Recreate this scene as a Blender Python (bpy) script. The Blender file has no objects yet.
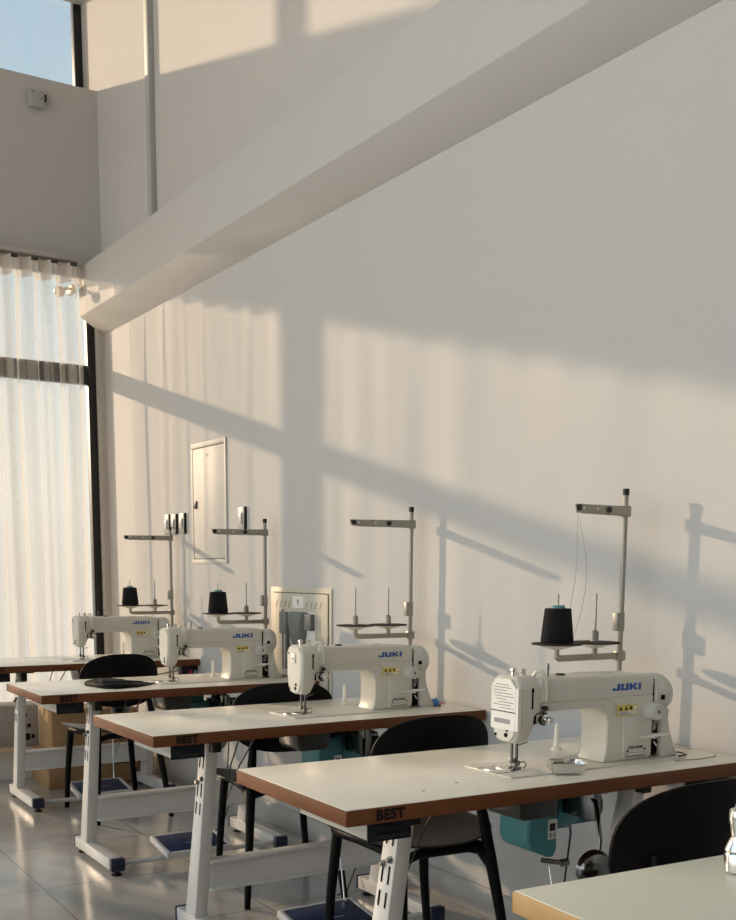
import bpy, bmesh, math, random
from mathutils import Vector, Matrix
random.seed(7)
scene = bpy.context.scene
COL = scene.collection
PI = math.pi

# ------------------------------------------------------------------ materials
MATS = {}
def node_mat(name):
    m = bpy.data.materials.new(name); m.use_nodes = True
    nt = m.node_tree; b = nt.nodes['Principled BSDF']
    MATS[name] = m
    return m, nt, b
def mat(name, col, rough=.5, metal=0., spec=.5, var=.04, scale=30., bump=0., bscale=200., coords='Object'):
    m, nt, b = node_mat(name)
    b.inputs['Roughness'].default_value = rough
    b.inputs['Metallic'].default_value = metal
    b.inputs['Specular IOR Level'].default_value = spec
    tc = nt.nodes.new('ShaderNodeTexCoord')
    n = nt.nodes.new('ShaderNodeTexNoise'); n.inputs['Scale'].default_value = scale; n.inputs['Detail'].default_value = 4
    nt.links.new(tc.outputs[coords], n.inputs['Vector'])
    mx = nt.nodes.new('ShaderNodeMix'); mx.data_type = 'RGBA'
    mx.inputs[6].default_value = tuple(c*(1-var) for c in col)+(1,)
    mx.inputs[7].default_value = tuple(min(1, c*(1+var)) for c in col)+(1,)
    nt.links.new(n.outputs['Fac'], mx.inputs[0]); nt.links.new(mx.outputs[2], b.inputs['Base Color'])
    if bump:
        n2 = nt.nodes.new('ShaderNodeTexNoise'); n2.inputs['Scale'].default_value = bscale; n2.inputs['Detail'].default_value = 3
        nt.links.new(tc.outputs[coords], n2.inputs['Vector'])
        bp = nt.nodes.new('ShaderNodeBump'); bp.inputs['Strength'].default_value = bump; bp.inputs['Distance'].default_value = .004
        nt.links.new(n2.outputs['Fac'], bp.inputs['Height']); nt.links.new(bp.outputs['Normal'], b.inputs['Normal'])
    return m
mat('wall_paint', (.565, .553, .543), .75, spec=.25, var=.015, scale=1.5, bump=.12, bscale=60)
mat('back_paint', (.33, .32, .30), .8, spec=.2, var=.02, scale=2)  # unseen back wall, darkened to cut the bounce onto camera-facing sides
mat('ceiling_paint', (.82, .80, .77), .8, spec=.2, var=.01, scale=2)
mat('baseboard_paint', (.50, .48, .46), .55, var=.02, scale=4)
mat('black_aluminium', (.018, .02, .024), .4, spec=.4, var=.1)
mat('white_laminate', (.90, .87, .77), .26, spec=.7, var=.02, scale=6, bump=.02, bscale=150)
mat('grey_laminate', (.47, .52, .48), .35, var=.02, scale=6)
mat('brown_edge', (.15, .052, .018), .55, spec=.25, var=.12, scale=40)
mat('oak_edge', (.31, .205, .085), .5, var=.12, scale=25)
mat('machine_enamel', (.665, .64, .57), .28, var=.01, scale=8)
mat('machine_cap', (.60, .58, .53), .36, var=.01, scale=8)
mat('white_steel', (.68, .665, .65), .35, var=.02, scale=10)
mat('grey_steel', (.33, .315, .28), .4, metal=.35, var=.04, scale=30)
mat('chrome', (.75, .74, .72), .16, metal=1., var=.03)
mat('dark_chrome', (.2, .2, .2), .2, metal=1., var=.05)
mat('black_plastic', (.012, .012, .013), .42, spec=.4, var=.1)
mat('black_void', (.006, .006, .006), .8, spec=.1, var=.1)
mat('chair_black', (.004, .004, .005), .55, spec=.12, var=.08, bump=.03, bscale=350)
mat('chair_seat', (.010, .009, .0085), .36, spec=.45, var=.08, bump=.03, bscale=350)
mat('drawer_plastic', (.010, .014, .021), .65, spec=.2, var=.05)
mat('drawer_sunlit', (.50, .48, .44), .5, var=.05)
mat('navy_rubber', (.012, .026, .085), .55, var=.12, scale=60, bump=.05, bscale=400)
mat('navy_cap', (.012, .02, .055), .45, var=.05)
mat('teal_paint', (.06, .24, .27), .42, var=.04)
mat('pan_plastic', (.05, .05, .048), .3, var=.05)
mat('thread_black', (.012, .012, .014), .85, spec=.15, var=.2, scale=200, bump=.3, bscale=500)
mat('teal_shade', (.035, .15, .16), .45, var=.05)
mat('teal_core', (.12, .30, .32), .5, var=.05)
mat('thread_fibre', (.45, .42, .38), .7, var=.05)
mat('dish_black', (.03, .028, .026), .75, spec=.2, var=.1)
mat('logo_blue', (.018, .085, .36), .4, var=.03)
mat('ink_black', (.015, .013, .012), .7, spec=.1, var=.05)
mat('yellow_label', (.72, .54, .12), .5, var=.06, scale=80)
mat('paper', (.78, .77, .74), .6, var=.03, scale=60)
mat('grey_ink', (.30, .30, .31), .7, var=.05)
mat('label_white', (.80, .79, .76), .5, var=.02)
mat('cardboard', (.40, .255, .14), .8, spec=.15, var=.1, scale=14, bump=.05, bscale=120)
mat('cardboard_light', (.52, .39, .26), .8, spec=.15, var=.08, scale=14)
mat('cardboard_grey', (.38, .36, .33), .8, spec=.15, var=.06, scale=14)
mat('tape', (.46, .32, .19), .35, var=.05)
mat('black_cloth', (.009, .008, .010), .7, spec=.15, var=.15, scale=60, bump=.25, bscale=90)
mat('cabinet_metal', (.54, .505, .42), .45, metal=.15, var=.03)
mat('meter_grey', (.17, .18, .175), .5, var=.05)
mat('switch_plate', (.40, .395, .385), .4, metal=.0, var=.03)
mat('switch_rocker', (.66, .65, .63), .35, var=.02)
mat('conduit_grey', (.42, .425, .42), .5, var=.03)
mat('panel_door', (.58, .56, .53), .55, var=.015, scale=3)
mat('gap_dark', (.10, .085, .07), .8, var=.1)
mat('blue_plastic', (.02, .22, .50), .4, var=.05)
mat('red_plastic', (.45, .03, .06), .4, var=.05)
mat('mint_plastic', (.35, .55, .52), .4, var=.05)
mat('clear_plastic', (.80, .79, .74), .3, var=.03)
mat('cord_black', (.02, .02, .02), .6, var=.1)
mat('rail_grey', (.5, .48, .45), .5, var=.05)
mat('track_grey', (.22, .21, .20), .6, var=.05)
mat('shade_dark', (.035, .034, .033), .6, var=.1)
mat('lamp_white', (.8, .76, .68), .4, var=.02)
mat('pavement', (.52, .47, .39), .9, spec=.1, var=.08, scale=.6)

def make_floor_mat():
    m, nt, b = node_mat('floor_tile'); b.inputs['Specular IOR Level'].default_value = .8
    N = nt.nodes.new; L = nt.links.new
    tc = N('ShaderNodeTexCoord')
    mp = N('ShaderNodeMapping'); mp.inputs['Location'].default_value = (-1.16 + .63*8, -1.755 + .63*8 - .005, 0)
    mp.inputs['Location'].default_value = (1.165 + .65*8, -1.755 + .65*12, 0)
    L(tc.outputs['Object'], mp.inputs['Vector'])
    br = N('ShaderNodeTexBrick'); br.offset = 0; br.squash = 1
    br.inputs['Scale'].default_value = 1; br.inputs['Brick Width'].default_value = .65; br.inputs['Row Height'].default_value = .65
    br.inputs['Mortar Size'].default_value = .0022; br.inputs['Mortar Smooth'].default_value = .1; br.inputs['Bias'].default_value = 0
    br.inputs['Color1'].default_value = (.49, .485, .475, 1); br.inputs['Color2'].default_value = (.53, .52, .505, 1)
    br.inputs['Mortar'].default_value = (.13, .12, .11, 1)
    L(mp.outputs[0], br.inputs['Vector'])
    n = N('ShaderNodeTexNoise'); n.inputs['Scale'].default_value = 1.6; n.inputs['Detail'].default_value = 5; n.inputs['Roughness'].default_value = .62
    L(tc.outputs['Object'], n.inputs['Vector'])
    rp = N('ShaderNodeValToRGB'); rp.color_ramp.elements[0].position = .3; rp.color_ramp.elements[0].color = (.70, .70, .71, 1)
    rp.color_ramp.elements[1].position = .72; rp.color_ramp.elements[1].color = (1.1, 1.095, 1.08, 1)
    L(n.outputs['Fac'], rp.inputs['Fac'])
    mx = N('ShaderNodeMix'); mx.data_type = 'RGBA'; mx.blend_type = 'MULTIPLY'; mx.inputs[0].default_value = 1
    L(br.outputs['Color'], mx.inputs[6]); L(rp.outputs['Color'], mx.inputs[7]); L(mx.outputs[2], b.inputs['Base Color'])
    mr = N('ShaderNodeMapRange'); mr.inputs['To Min'].default_value = .10; mr.inputs['To Max'].default_value = .24
    L(n.outputs['Fac'], mr.inputs['Value']); L(mr.outputs[0], b.inputs['Roughness'])
    bp = N('ShaderNodeBump'); bp.inputs['Strength'].default_value = .03; bp.inputs['Distance'].default_value = .006
    n2 = N('ShaderNodeTexNoise'); n2.inputs['Scale'].default_value = 9; n2.inputs['Detail'].default_value = 3
    L(tc.outputs['Object'], n2.inputs['Vector']); L(n2.outputs['Fac'], bp.inputs['Height']); L(bp.outputs['Normal'], b.inputs['Normal'])
make_floor_mat()

def make_glass():
    m, nt, b = node_mat('window_glass'); N = nt.nodes.new; L = nt.links.new
    nt.nodes.remove(b); out = nt.nodes['Material Output']
    tr = N('ShaderNodeBsdfTransparent'); tr.inputs[0].default_value = (.95, .965, .96, 1)
    gl = N('ShaderNodeBsdfGlossy'); gl.inputs['Roughness'].default_value = .02
    fr = N('ShaderNodeFresnel'); fr.inputs['IOR'].default_value = 1.45
    mx = N('ShaderNodeMixShader'); L(fr.outputs[0], mx.inputs[0]); L(tr.outputs[0], mx.inputs[1]); L(gl.outputs[0], mx.inputs[2]); L(mx.outputs[0], out.inputs[0])
make_glass()

def make_sheer(name, base, col):
    # sheer weave; uneven density along the width is added to stripe the sunlight; the thread coverage a ray meets grows with the slant of the fold
    m, nt, b = node_mat(name); N = nt.nodes.new; L = nt.links.new
    nt.nodes.remove(b); out = nt.nodes['Material Output']
    g = N('ShaderNodeNewGeometry')
    dt = N('ShaderNodeVectorMath'); dt.operation = 'DOT_PRODUCT'; L(g.outputs['Normal'], dt.inputs[0]); L(g.outputs['Incoming'], dt.inputs[1])
    ab = N('ShaderNodeMath'); ab.operation = 'ABSOLUTE'; L(dt.outputs['Value'], ab.inputs[0])
    mxx = N('ShaderNodeMath'); mxx.operation = 'MAXIMUM'; L(ab.outputs[0], mxx.inputs[0]); mxx.inputs[1].default_value = .12
    dv = N('ShaderNodeMath'); dv.operation = 'DIVIDE'; dv.inputs[0].default_value = 1.; L(mxx.outputs[0], dv.inputs[1])
    tc = N('ShaderNodeTexCoord'); sp = N('ShaderNodeSeparateXYZ'); L(tc.outputs['Object'], sp.inputs[0])
    nz = N('ShaderNodeTexNoise'); nz.noise_dimensions = '1D'; nz.inputs['Scale'].default_value = 15; nz.inputs['Detail'].default_value = 2; L(sp.outputs['X'], nz.inputs['W'])
    sl = N('ShaderNodeMapRange'); sl.inputs['From Min'].default_value = .36; sl.inputs['From Max'].default_value = .64; sl.inputs['To Min'].default_value = base-.17; sl.inputs['To Max'].default_value = min(.97, base+.13); L(nz.outputs['Fac'], sl.inputs['Value'])
    pw = N('ShaderNodeMath'); pw.operation = 'POWER'; L(sl.outputs[0], pw.inputs[0]); L(dv.outputs[0], pw.inputs[1])
    tr = N('ShaderNodeBsdfTransparent'); tr.inputs[0].default_value = (1, .99, .97, 1)
    df = N('ShaderNodeBsdfDiffuse'); df.inputs[0].default_value = col
    tl = N('ShaderNodeBsdfTranslucent'); tl.inputs[0].default_value = col
    m1 = N('ShaderNodeMixShader'); m1.inputs[0].default_value = .5; L(df.outputs[0], m1.inputs[1]); L(tl.outputs[0], m1.inputs[2])
    m2 = N('ShaderNodeMixShader'); L(pw.outputs[0], m2.inputs[0]); L(m1.outputs[0], m2.inputs[1]); L(tr.outputs[0], m2.inputs[2])
    L(m2.outputs[0], out.inputs[0])
make_sheer('sheer_fabric', .78, (.90, .87, .82, 1))
make_sheer('sheer_header', .30, (.80, .77, .74, 1))

# ------------------------------------------------------------------ mesh builder
class MB:
    def __init__(s, m='wall_paint'):
        s.bm = bmesh.new(); s.mats = []; s.cur = m
    def m(s, name): s.cur = name; return s
    def _idx(s):
        if s.cur not in s.mats: s.mats.append(s.cur)
        return s.mats.index(s.cur)
    def merge(s, t, M=None):
        i = s._idx()
        if M is not None: bmesh.ops.transform(t, matrix=M, verts=t.verts)
        for f in t.faces: f.material_index = i
        bmesh.ops.recalc_face_normals(t, faces=t.faces)
        me = bpy.data.meshes.new('tmp'); t.to_mesh(me); t.free(); s.bm.from_mesh(me); bpy.data.meshes.remove(me)
        return s
    def box(s, x0, x1, y0, y1, z0, z1, bev=0., seg=2, M=None):
        t = bmesh.new(); bmesh.ops.create_cube(t, size=1)
        for v in t.verts: v.co = Vector(((x0+x1)/2+v.co.x*(x1-x0), (y0+y1)/2+v.co.y*(y1-y0), (z0+z1)/2+v.co.z*(z1-z0)))
        if bev: bmesh.ops.bevel(t, geom=t.edges[:], offset=bev, segments=seg, profile=.5, affect='EDGES', clamp_overlap=True)
        return s.merge(t, M)
    def prism(s, pts, axis, a0, a1, bev=0., seg=2, M=None):
        # pts: polygon in the two other axes (x: (y,z), y: (x,z), z: (x,y))
        t = bmesh.new()
        def P(p, a): return {'x': (a, p[0], p[1]), 'y': (p[0], a, p[1]), 'z': (p[0], p[1], a)}[axis]
        A = [t.verts.new(P(p, a0)) for p in pts]; B = [t.verts.new(P(p, a1)) for p in pts]
        t.faces.new(A); t.faces.new(B[::-1]); n = len(pts)
        for i in range(n): t.faces.new((A[i], B[i], B[(i+1) % n], A[(i+1) % n]))
        bmesh.ops.recalc_face_normals(t, faces=t.faces)
        if bev:
            ed = [e for e in t.edges if len(e.link_faces) == 2 and e.calc_face_angle(0) > .5]
            bmesh.ops.bevel(t, geom=ed, offset=bev, segments=seg, profile=.5, affect='EDGES', clamp_overlap=True)
        return s.merge(t, M)
    def tube(s, pts, r, n=10, close=False, cap=True):
        t = bmesh.new(); pts = [Vector(p) for p in pts]; k = len(pts)
        rs = r if isinstance(r, (list, tuple)) else [r]*k
        rings = []; up = None
        for i, p in enumerate(pts):
            d = (pts[min(i+1, k-1)]-pts[max(i-1, 0)]).normalized()
            if up is None:
                up = Vector((0, 0, 1)) if abs(d.z) < .9 else Vector((1, 0, 0))
            a = (up-d*up.dot(d)).normalized(); up = a; b = d.cross(a)
            rings.append([t.verts.new(p+(a*math.cos(2*PI*j/n)+b*math.sin(2*PI*j/n))*rs[i]) for j in range(n)])
        for i in range(k-1):
            for j in range(n): t.faces.new((rings[i][j], rings[i][(j+1) % n], rings[i+1][(j+1) % n], rings[i+1][j]))
        if cap: t.faces.new(rings[0]); t.faces.new(rings[-1][::-1])
        return s.merge(t)
    def lathe(s, prof, o=(0, 0, 0), axis='z', n=24, M=None):
        # prof: (radius, height) along axis from o
        t = bmesh.new(); rings = []
        for r, hh in prof:
            ring = []
            for j in range(n):
                c, d = math.cos(2*PI*j/n)*r, math.sin(2*PI*j/n)*r
                q = {'z': (c, d, hh), 'x': (hh, c, d), 'y': (c, hh, d)}[axis]
                ring.append(t.verts.new(Vector(q)+Vector(o)))
            rings.append(ring)
        for i in range(len(rings)-1):
            for j in range(n): t.faces.new((rings[i][j], rings[i][(j+1) % n], rings[i+1][(j+1) % n], rings[i+1][j]))
        t.faces.new(rings[0]); t.faces.new(rings[-1][::-1])
        return s.merge(t, M)
    def cyl(s, o, axis, h, r, n=20): return s.lathe([(r, 0), (r, h)], o, axis, n)
    def loft(s, secs, bev=0., seg=2):
        # secs: lists of points (same count), closed rings
        t = bmesh.new(); R = [[t.verts.new(p) for p in q] for q in secs]; n = len(R[0])
        for i in range(len(R)-1):
            for j in range(n): t.faces.new((R[i][j], R[i][(j+1) % n], R[i+1][(j+1) % n], R[i+1][j]))
        t.faces.new(R[0]); t.faces.new(R[-1][::-1])
        bmesh.ops.recalc_face_normals(t, faces=t.faces)
        if bev:
            ed = [e for e in t.edges if e.calc_face_angle(0) > .35]
            bmesh.ops.bevel(t, geom=ed, offset=bev, segments=seg, profile=.5, affect='EDGES', clamp_overlap=True)
        return s.merge(t)
    def shell(s, fn, nu=28, nr=8, th=.012, nrm=None):
        # closed shell over a disc: fn(u in ring angle, r 0..1) -> Vector ; nrm thickness direction
        t = bmesh.new(); d = Vector(nrm)*th; sides = []
        for k in (0, 1):
            c = t.verts.new(fn(0, 0)+d*k); rings = []
            for i in range(1, nr+1):
                rr = i/nr
                e = d*k if i < nr else d*(.25+.5*k)
                rings.append([t.verts.new(fn(2*PI*j/nu, rr if i < nr else 1.)+e) for j in range(nu)])
            for j in range(nu): t.faces.new((c, rings[0][j], rings[0][(j+1) % nu]))
            for i in range(nr-1):
                for j in range(nu): t.faces.new((rings[i][j], rings[i][(j+1) % nu], rings[i+1][(j+1) % nu], rings[i+1][j]))
            sides.append(rings[-1])
        for j in range(nu): t.faces.new((sides[0][j], sides[0][(j+1) % nu], sides[1][(j+1) % nu], sides[1][j]))
        return s.merge(t)
    def mesh(s, me, M):
        i = s._idx(); t = bmesh.new(); t.from_mesh(me)
        for f in t.faces: f.material_index = i
        bmesh.ops.transform(t, matrix=M, verts=t.verts)
        m2 = bpy.data.meshes.new('tmp'); t.to_mesh(m2); t.free(); s.bm.from_mesh(m2); bpy.data.meshes.remove(m2); return s
    def build(s, name, parent=None, loc=None, rotz=0., ang=38, label=None):
        me = bpy.data.meshes.new(name); s.bm.to_mesh(me); s.bm.free()
        for n in s.mats: me.materials.append(MATS[n])
        for p in me.polygons: p.use_smooth = True
        me.set_sharp_from_angle(angle=math.radians(ang))
        o = bpy.data.objects.new(name, me); COL.objects.link(o)
        if parent is not None: o.parent = parent
        if loc is not None: o.location = loc
        if rotz: o.rotation_euler = (0, 0, rotz)
        if label: o['label'] = label
        return o

def thing(name, label, cat, loc=(0, 0, 0), rotz=0., group=None):
    o = bpy.data.objects.new(name, None); COL.objects.link(o); o.empty_display_size = .05
    o.location = loc; o.rotation_euler = (0, 0, rotz)
    return tag(o, label, cat, group)
def tag(o, label, cat, group=None, kind=None):
    o['label'] = label; o['category'] = cat
    if group: o['group'] = group
    if kind: o['kind'] = kind
    return o
def structure(o): o['kind'] = 'structure'; return o
def dup(o, parent=None):
    c = o.copy(); COL.objects.link(c)
    if parent is not None: c.parent = parent
    for ch in list(o.children): dup(ch, c)
    return c
def place(o, label, loc, rotz=0.):
    o.location = loc; o.rotation_euler = (0, 0, rotz); o['label'] = label; return o

def text_mesh(body, size, bold=0., depth=.0006):
    cu = bpy.data.curves.new('t', 'FONT'); cu.body = body; cu.size = size; cu.offset = bold; cu.extrude = depth; cu.space_character = 1.08
    cu.resolution_u = 3
    o = bpy.data.objects.new('t', cu); COL.objects.link(o)
    dg = bpy.context.evaluated_depsgraph_get(); dg.update()
    me = bpy.data.meshes.new_from_object(o.evaluated_get(dg))
    bpy.data.objects.remove(o); bpy.data.curves.remove(cu)
    return me
STAND = Matrix.Rotation(PI/2, 4, 'X')       # lettering that faces -Y

# ------------------------------------------------------------------ room shell
XW, YW = .133, 4.616
XL, YB, ZC = -5.6, -5.6, 5.3
structure(MB('floor_tile').box(XL, XW+.05, YB, YW, -.12, 0).build('floor'))
structure(MB('ceiling_paint').box(XL-.2, XW+.2, YB-.2, YW+.2, ZC, ZC+.15).build('ceiling'))
WR = .0046                                  # the long wall is not quite square to the window wall
def wallx(y): return XW-WR*y
structure(MB('wall_paint').box(0, .2, YB-.2, YW+.34, -.12, ZC).build('wall_right', loc=(XW, 0, 0), rotz=WR))
structure(MB('back_paint').box(XL-.2, XW+.2, YB-.2, YB, -.12, ZC).build('wall_back'))
w = MB('wall_paint')
xe = wallx(YW)+.002
w.box(XL, xe, YW, YW+.05, 3.09, 4.16); w.box(XL, xe, YW+.05, YW+.12, 3.09, 4.10); w.box(XL, xe, YW+.12, YW+.33, 3.3, 4.10)      # band between the two rows of windows
w.box(XL, xe, YW, YW+.24, 4.74, ZC); w.box(XL, xe, YW+.24, YW+.33, 4.835, ZC)
w.box(.073, xe, YW, YW+.2, -.12, 3.09)
structure(w.build('wall_far'))
w = MB('wall_paint')
w.box(XL-.2, XL, YB, YW+.2, -.12, .25); w.box(XL-.2, XL, YB, YW+.2, 4.9, ZC)
for y0, y1 in ((YB, -5.2), (-1.75, -1.55), (1.4, 1.6), (4.4, YW+.2)): w.box(XL-.2, XL, y0, y1, .25, 4.9)
structure(w.build('wall_left'))
structure(MB('wall_paint').prism([(.0005, 2.715), (-.152, 2.81), (-.152, 3.095), (.0005, 3.095)], 'y', YB, YW+.0005, .003).build('trim_1', loc=(XW, 0, 0), rotz=WR))
structure(MB('baseboard_paint').box(-.014, 0, YB, YW, 0, .105, .003).build('baseboard_right', loc=(XW, 0, 0), rotz=WR))
structure(MB('pavement').box(-9, 6, YW+.2, 7.2, -.35, -.12).build('ground'))

def window(n, x0, x1, z0, z1, rails=(), dy=.06):
    y0, y1, f = YW+dy, YW+dy+.06, .052
    b = MB('black_aluminium')
    b.box(x0, x0+f, y0, y1, z0, z1, .003); b.box(x1-f, x1, y0, y1, z0, z1, .003)
    b.box(x0+f, x1-f, y0, y1, z0, z0+f, .003); b.box(x0+f, x1-f, y0, y1, z1-f*.4, z1, .003)
    for a, c in rails: b.box(x0+f, x1-f, y0, y1, a, c, .003)
    fr = structure(b.build('window_%d' % n))
    MB('window_glass').box(x0+f*.5, x1-f*.5, (y0+y1)/2-.004, (y0+y1)/2+.004, z0+f*.5, z1-f*.2).build('glass', fr)
w = MB('wall_paint').box(-1.075, -1.03, YW+.05, YW+.2, -.12, 3.09)
structure(w.build('trim_2'))
bays = [(-1.03, .073), (-2.45, -1.075), (-4.0, -2.45), (XL, -4.0)]
for i, (a, c) in enumerate(bays):
    window(i+1, a, c, 0, 3.09, rails=((2.415, 2.53),))
bays = [(-1.10, xe-.001), (-2.45, -1.10)]+bays[2:]
for i, (a, c) in enumerate(bays):
    window(i+5, a, c, 4.102, 4.83, dy=.25)
def fill_window(n, y0, y1, z0, z1):  # unseen windows, added to let fill light into the room
    x0, x1, f = XL-.13, XL-.07, .055
    b = MB('black_aluminium')
    b.box(x0, x1, y0, y0+f, z0, z1); b.box(x0, x1, y1-f, y1, z0, z1); b.box(x0, x1, y0, y1, z0, z0+f); b.box(x0, x1, y0, y1, z1-f, z1)
    b.box(x0, x1, y0, y1, 2.4, 2.48)
    fr = structure(b.build('window_%d' % n))
    MB('window_glass').box(XL-.104, XL-.096, y0+.02, y1-.02, z0+.02, z1-.02).build('glass', fr)
for i, (a, c) in enumerate(((-5.2, -1.75), (-1.55, 1.4), (1.6, 4.4))): fill_window(9+i, a, c, .25, 4.9)

# ------------------------------------------------------------------ sheer curtain and rail
def curtain():
    root = thing('sheer_curtain', 'cream floor-length sheer curtain hanging in soft folds over the tall window', 'curtain', (0, 4.5, 0))
    x0, x1, per = -3.4, -.048, .118
    n = int((x1-x0)/per*14); rnd = random.Random(3)
    ph = [rnd.uniform(-.35, .35) for _ in range(80)]; am = [rnd.uniform(.55, 1.1) for _ in range(80)]
    def lerp(a, f): i = int(f); t = f-i; t = t*t*(3-2*t); return a[i]*(1-t)+a[i+1]*t
    def col(zs, name, m):
        t = bmesh.new(); rows = []
        for z in zs:
            d = max(0, (2.975-z))/3.06; row = []
            for k in range(n+1):
                x = x0+(x1-x0)*k/n; f = (x-x0)/per
                g = min(1., d*5)**.7
                y = .050*math.sin(2*PI*f+g*(lerp(ph, f)*2.6+.8*math.sin(f*.83)))+g*.018*math.sin(4*PI*f+1.1+lerp(ph, f*.7)*3)*(1+g*(lerp(am, f)-1)*.75)
                y += g*.018*math.sin(2*PI*f*.41+1.3+d*1.1)
                xx = x+g*.012*math.sin(2*PI*f*.23+d*2)
                row.append(t.verts.new((xx, y, z)))
            rows.append(row)
        for a, b in zip(rows, rows[1:]):
            for k in range(n): t.faces.new((a[k], a[k+1], b[k+1], b[k]))
        o = MB(m); o.merge(t); o.build(name, root, ang=180)
    col([2.975-.1*i for i in range(11)]+[1.975-.195*i for i in range(1, 11)], 'panel', 'sheer_fabric')
    col([3.086, 3.03, 2.975], 'header_tape', 'sheer_header')
    return root
curtain()
r = thing('curtain_rail', 'pale curtain rail with dark track under it, above the sheer curtain', 'curtain rail', (0, 4.5, 0))
MB('rail_grey').box(-3.6, -.085, -.03, .115, 3.105, 3.13, .003).build('rail', r)
MB('track_grey').box(-3.6, -.085, -.006, .012, 3.088, 3.105).build('track', r)
for k in range(30):
    MB('shade_dark').box(-.02, .02, -.072, -.064, 3.060, 3.080, .002).build('gap_shade', r, loc=(-.125-.118*k, 0, 0))  # dark blocks standing for the shaded gaps between header folds

# small lamp at the head of the window, box on the wall, conduit
r = thing('outdoor_lamp', 'small round pale lamp on a bracket behind the curtain top', 'lamp', (-.15, YW-.02, 2.95))
MB('lamp_white').lathe([(.004, -.032), (.02, -.026), (.031, -.01), (.033, .004), (.027, .022), (.012, .031), (.002, .033)], (-.02, 0, -.01)).build('globe', r)
MB('lamp_white').tube([(.0, 0, .0), (.03, .01, .018), (.07, .02, .02)], .009).box(.055, .085, -.012, .1, -.005, .045, .004).build('bracket', r)
r = thing('junction_box', 'small grey box with a black plug high on the window wall', 'junction box', (-.265, YW+.001, 4.025))
MB('conduit_grey').box(-.048, .04, -.045, 0, -.047, .047, .006).build('housing', r)
MB('black_plastic').box(.04, .058, -.03, -.008, -.002, .036, .003).build('plug', r)
for x, z in ((.02, .0), (-.03, .03)): MB('ink_black').cyl((x, -.047, z), 'y', .004, .004).build('screw', r)
tag(MB('conduit_grey').box(-.035, .0005, -.0275, .0275, 3.0955, ZC-.001, .004).build('cable_trunking', loc=(wallx(3.69), 3.69, 0), rotz=WR), 'grey vertical cable trunking on the wall above the beam', 'trunking')

# ------------------------------------------------------------------ things on the right wall
r = thing('distribution_panel', 'flush white distribution panel with a small black latch, set in the wall', 'panel', (wallx(3.02), 3.02, 1.3), WR)
b = MB('panel_door')
b.box(-.005, 0, -.226, .226, -.024, -.002, .001); b.box(-.005, 0, -.226, .226, .587, .612, .001)
b.box(-.005, 0, .203, .226, -.002, .587, .001); b.box(-.008, 0, -.226, -.208, -.024, .612, .001)
b.build('frame', r)
MB('gap_dark').box(-.0015, 0, -.208, .203, -.002, .587).build('recess', r)
d = MB('panel_door').box(-.0045, -.001, -.201, .197, .0025, .582, .001).build('door', r)
MB('black_plastic').box(-.012, -.004, .15, .182, .27, .31, .002).build('latch', d)
MB('label_white').box(-.0052, -.0045, -.01, .035, .53, .555).m('grey_ink').box(-.0056, -.0052, .0, .004, .534, .551).box(-.0056, -.0052, .014, .024, .534, .551).build('door_label', d)

def switch(y, label):
    r = thing('wall_switch', label, 'light switch', (wallx(y), y, 1.498), WR, group='light switches on the right wall')
    MB('switch_plate').box(-.014, 0, -.037, .037, -.056, .056, .003).build('cover_plate', r)
    MB('black_plastic').box(-.015, 0, -.044, -.0372, -.056, .056, .001).build('side_shadow', r)  # dark strip put in as the shadow beside the plate
    MB('switch_rocker').box(-.021, -.014, -.018, .014, -.026, .026, .003).build('rocker', r)
switch(3.60, 'leftmost of the three switches left of the white wall panel')
switch(3.495, 'middle one of the three switches left of the white wall panel')
switch(3.375, 'switch nearest the white wall panel, on its left side')
switch(2.612, 'single grey switch plate to the right of the white wall panel')

r = thing('electrical_cabinet', 'pale grey metal electrical cabinet with slotted door on the wall', 'cabinet', (wallx(2.015), 2.015, .40), WR)
MB('cabinet_metal').box(-.006, .001, -.29, .29, 0, .765, .002).build('body', r)
d = MB('cabinet_metal').box(-.010, -.006, -.262, .262, .03, .738, .001).build('door', r)
MB('gap_dark').box(-.0065, -.0058, -.268, -.262, .03, .742).box(-.0065, -.0058, -.262, .262, .738, .742).build('door_gap', d)
for k in range(11):
    y = .225-.042*k
    if abs(y-.012) < .05: continue
    MB('gap_dark').prism([(y, .672), (y+.004, .672), (y-.012, .702), (y-.016, .702)], 'x', -.0106, -.0098).build('louvre_slot', d)
b = MB('label_white').box(-.0108, -.010, -.045, .06, .672, .725).m('ink_black')
b.prism([(.006, .710), (-.002, .699), (.006, .699), (.002, .683), (.016, .702), (.009, .702), (.015, .710)], 'x', -.0114, -.0106)
b.build('warning_label', d)
b = MB('label_white').box(-.0112, -.0095, -.152, .150, .38, .655)
b.m('gap_dark').box(-.013, -.0095, .150, .162, .38, .66).build('inspection_window', d)
MB('meter_grey').box(-.036, -.011, .082, .150, .55, .652, .004).box(-.031, -.011, .085, .108, .385, .56, .003).build('breaker', d)
MB('meter_grey').box(-.036, -.011, -.15, -.09, .575, .648, .004).build('breaker', d)
sec = []
for z, a0, a1, dd in ((.465, -.05, .015, .018), (.485, -.062, .028, .026), (.55, -.078, .045, .034), (.61, -.088, .058, .038), (.645, -.095, .066, .036), (.655, -.088, .06, .03)):
    sec.append([(-.012, a0, z), (-.012, a1, z), (-.012-dd, a1-.02, z), (-.012-dd, a0+.02, z)])
MB('meter_grey').loft(sec, .006).build('breaker_cover', d)
MB('black_plastic').box(-.016, -.010, .212, .226, .30, .335, .002).build('lock', d)

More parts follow.
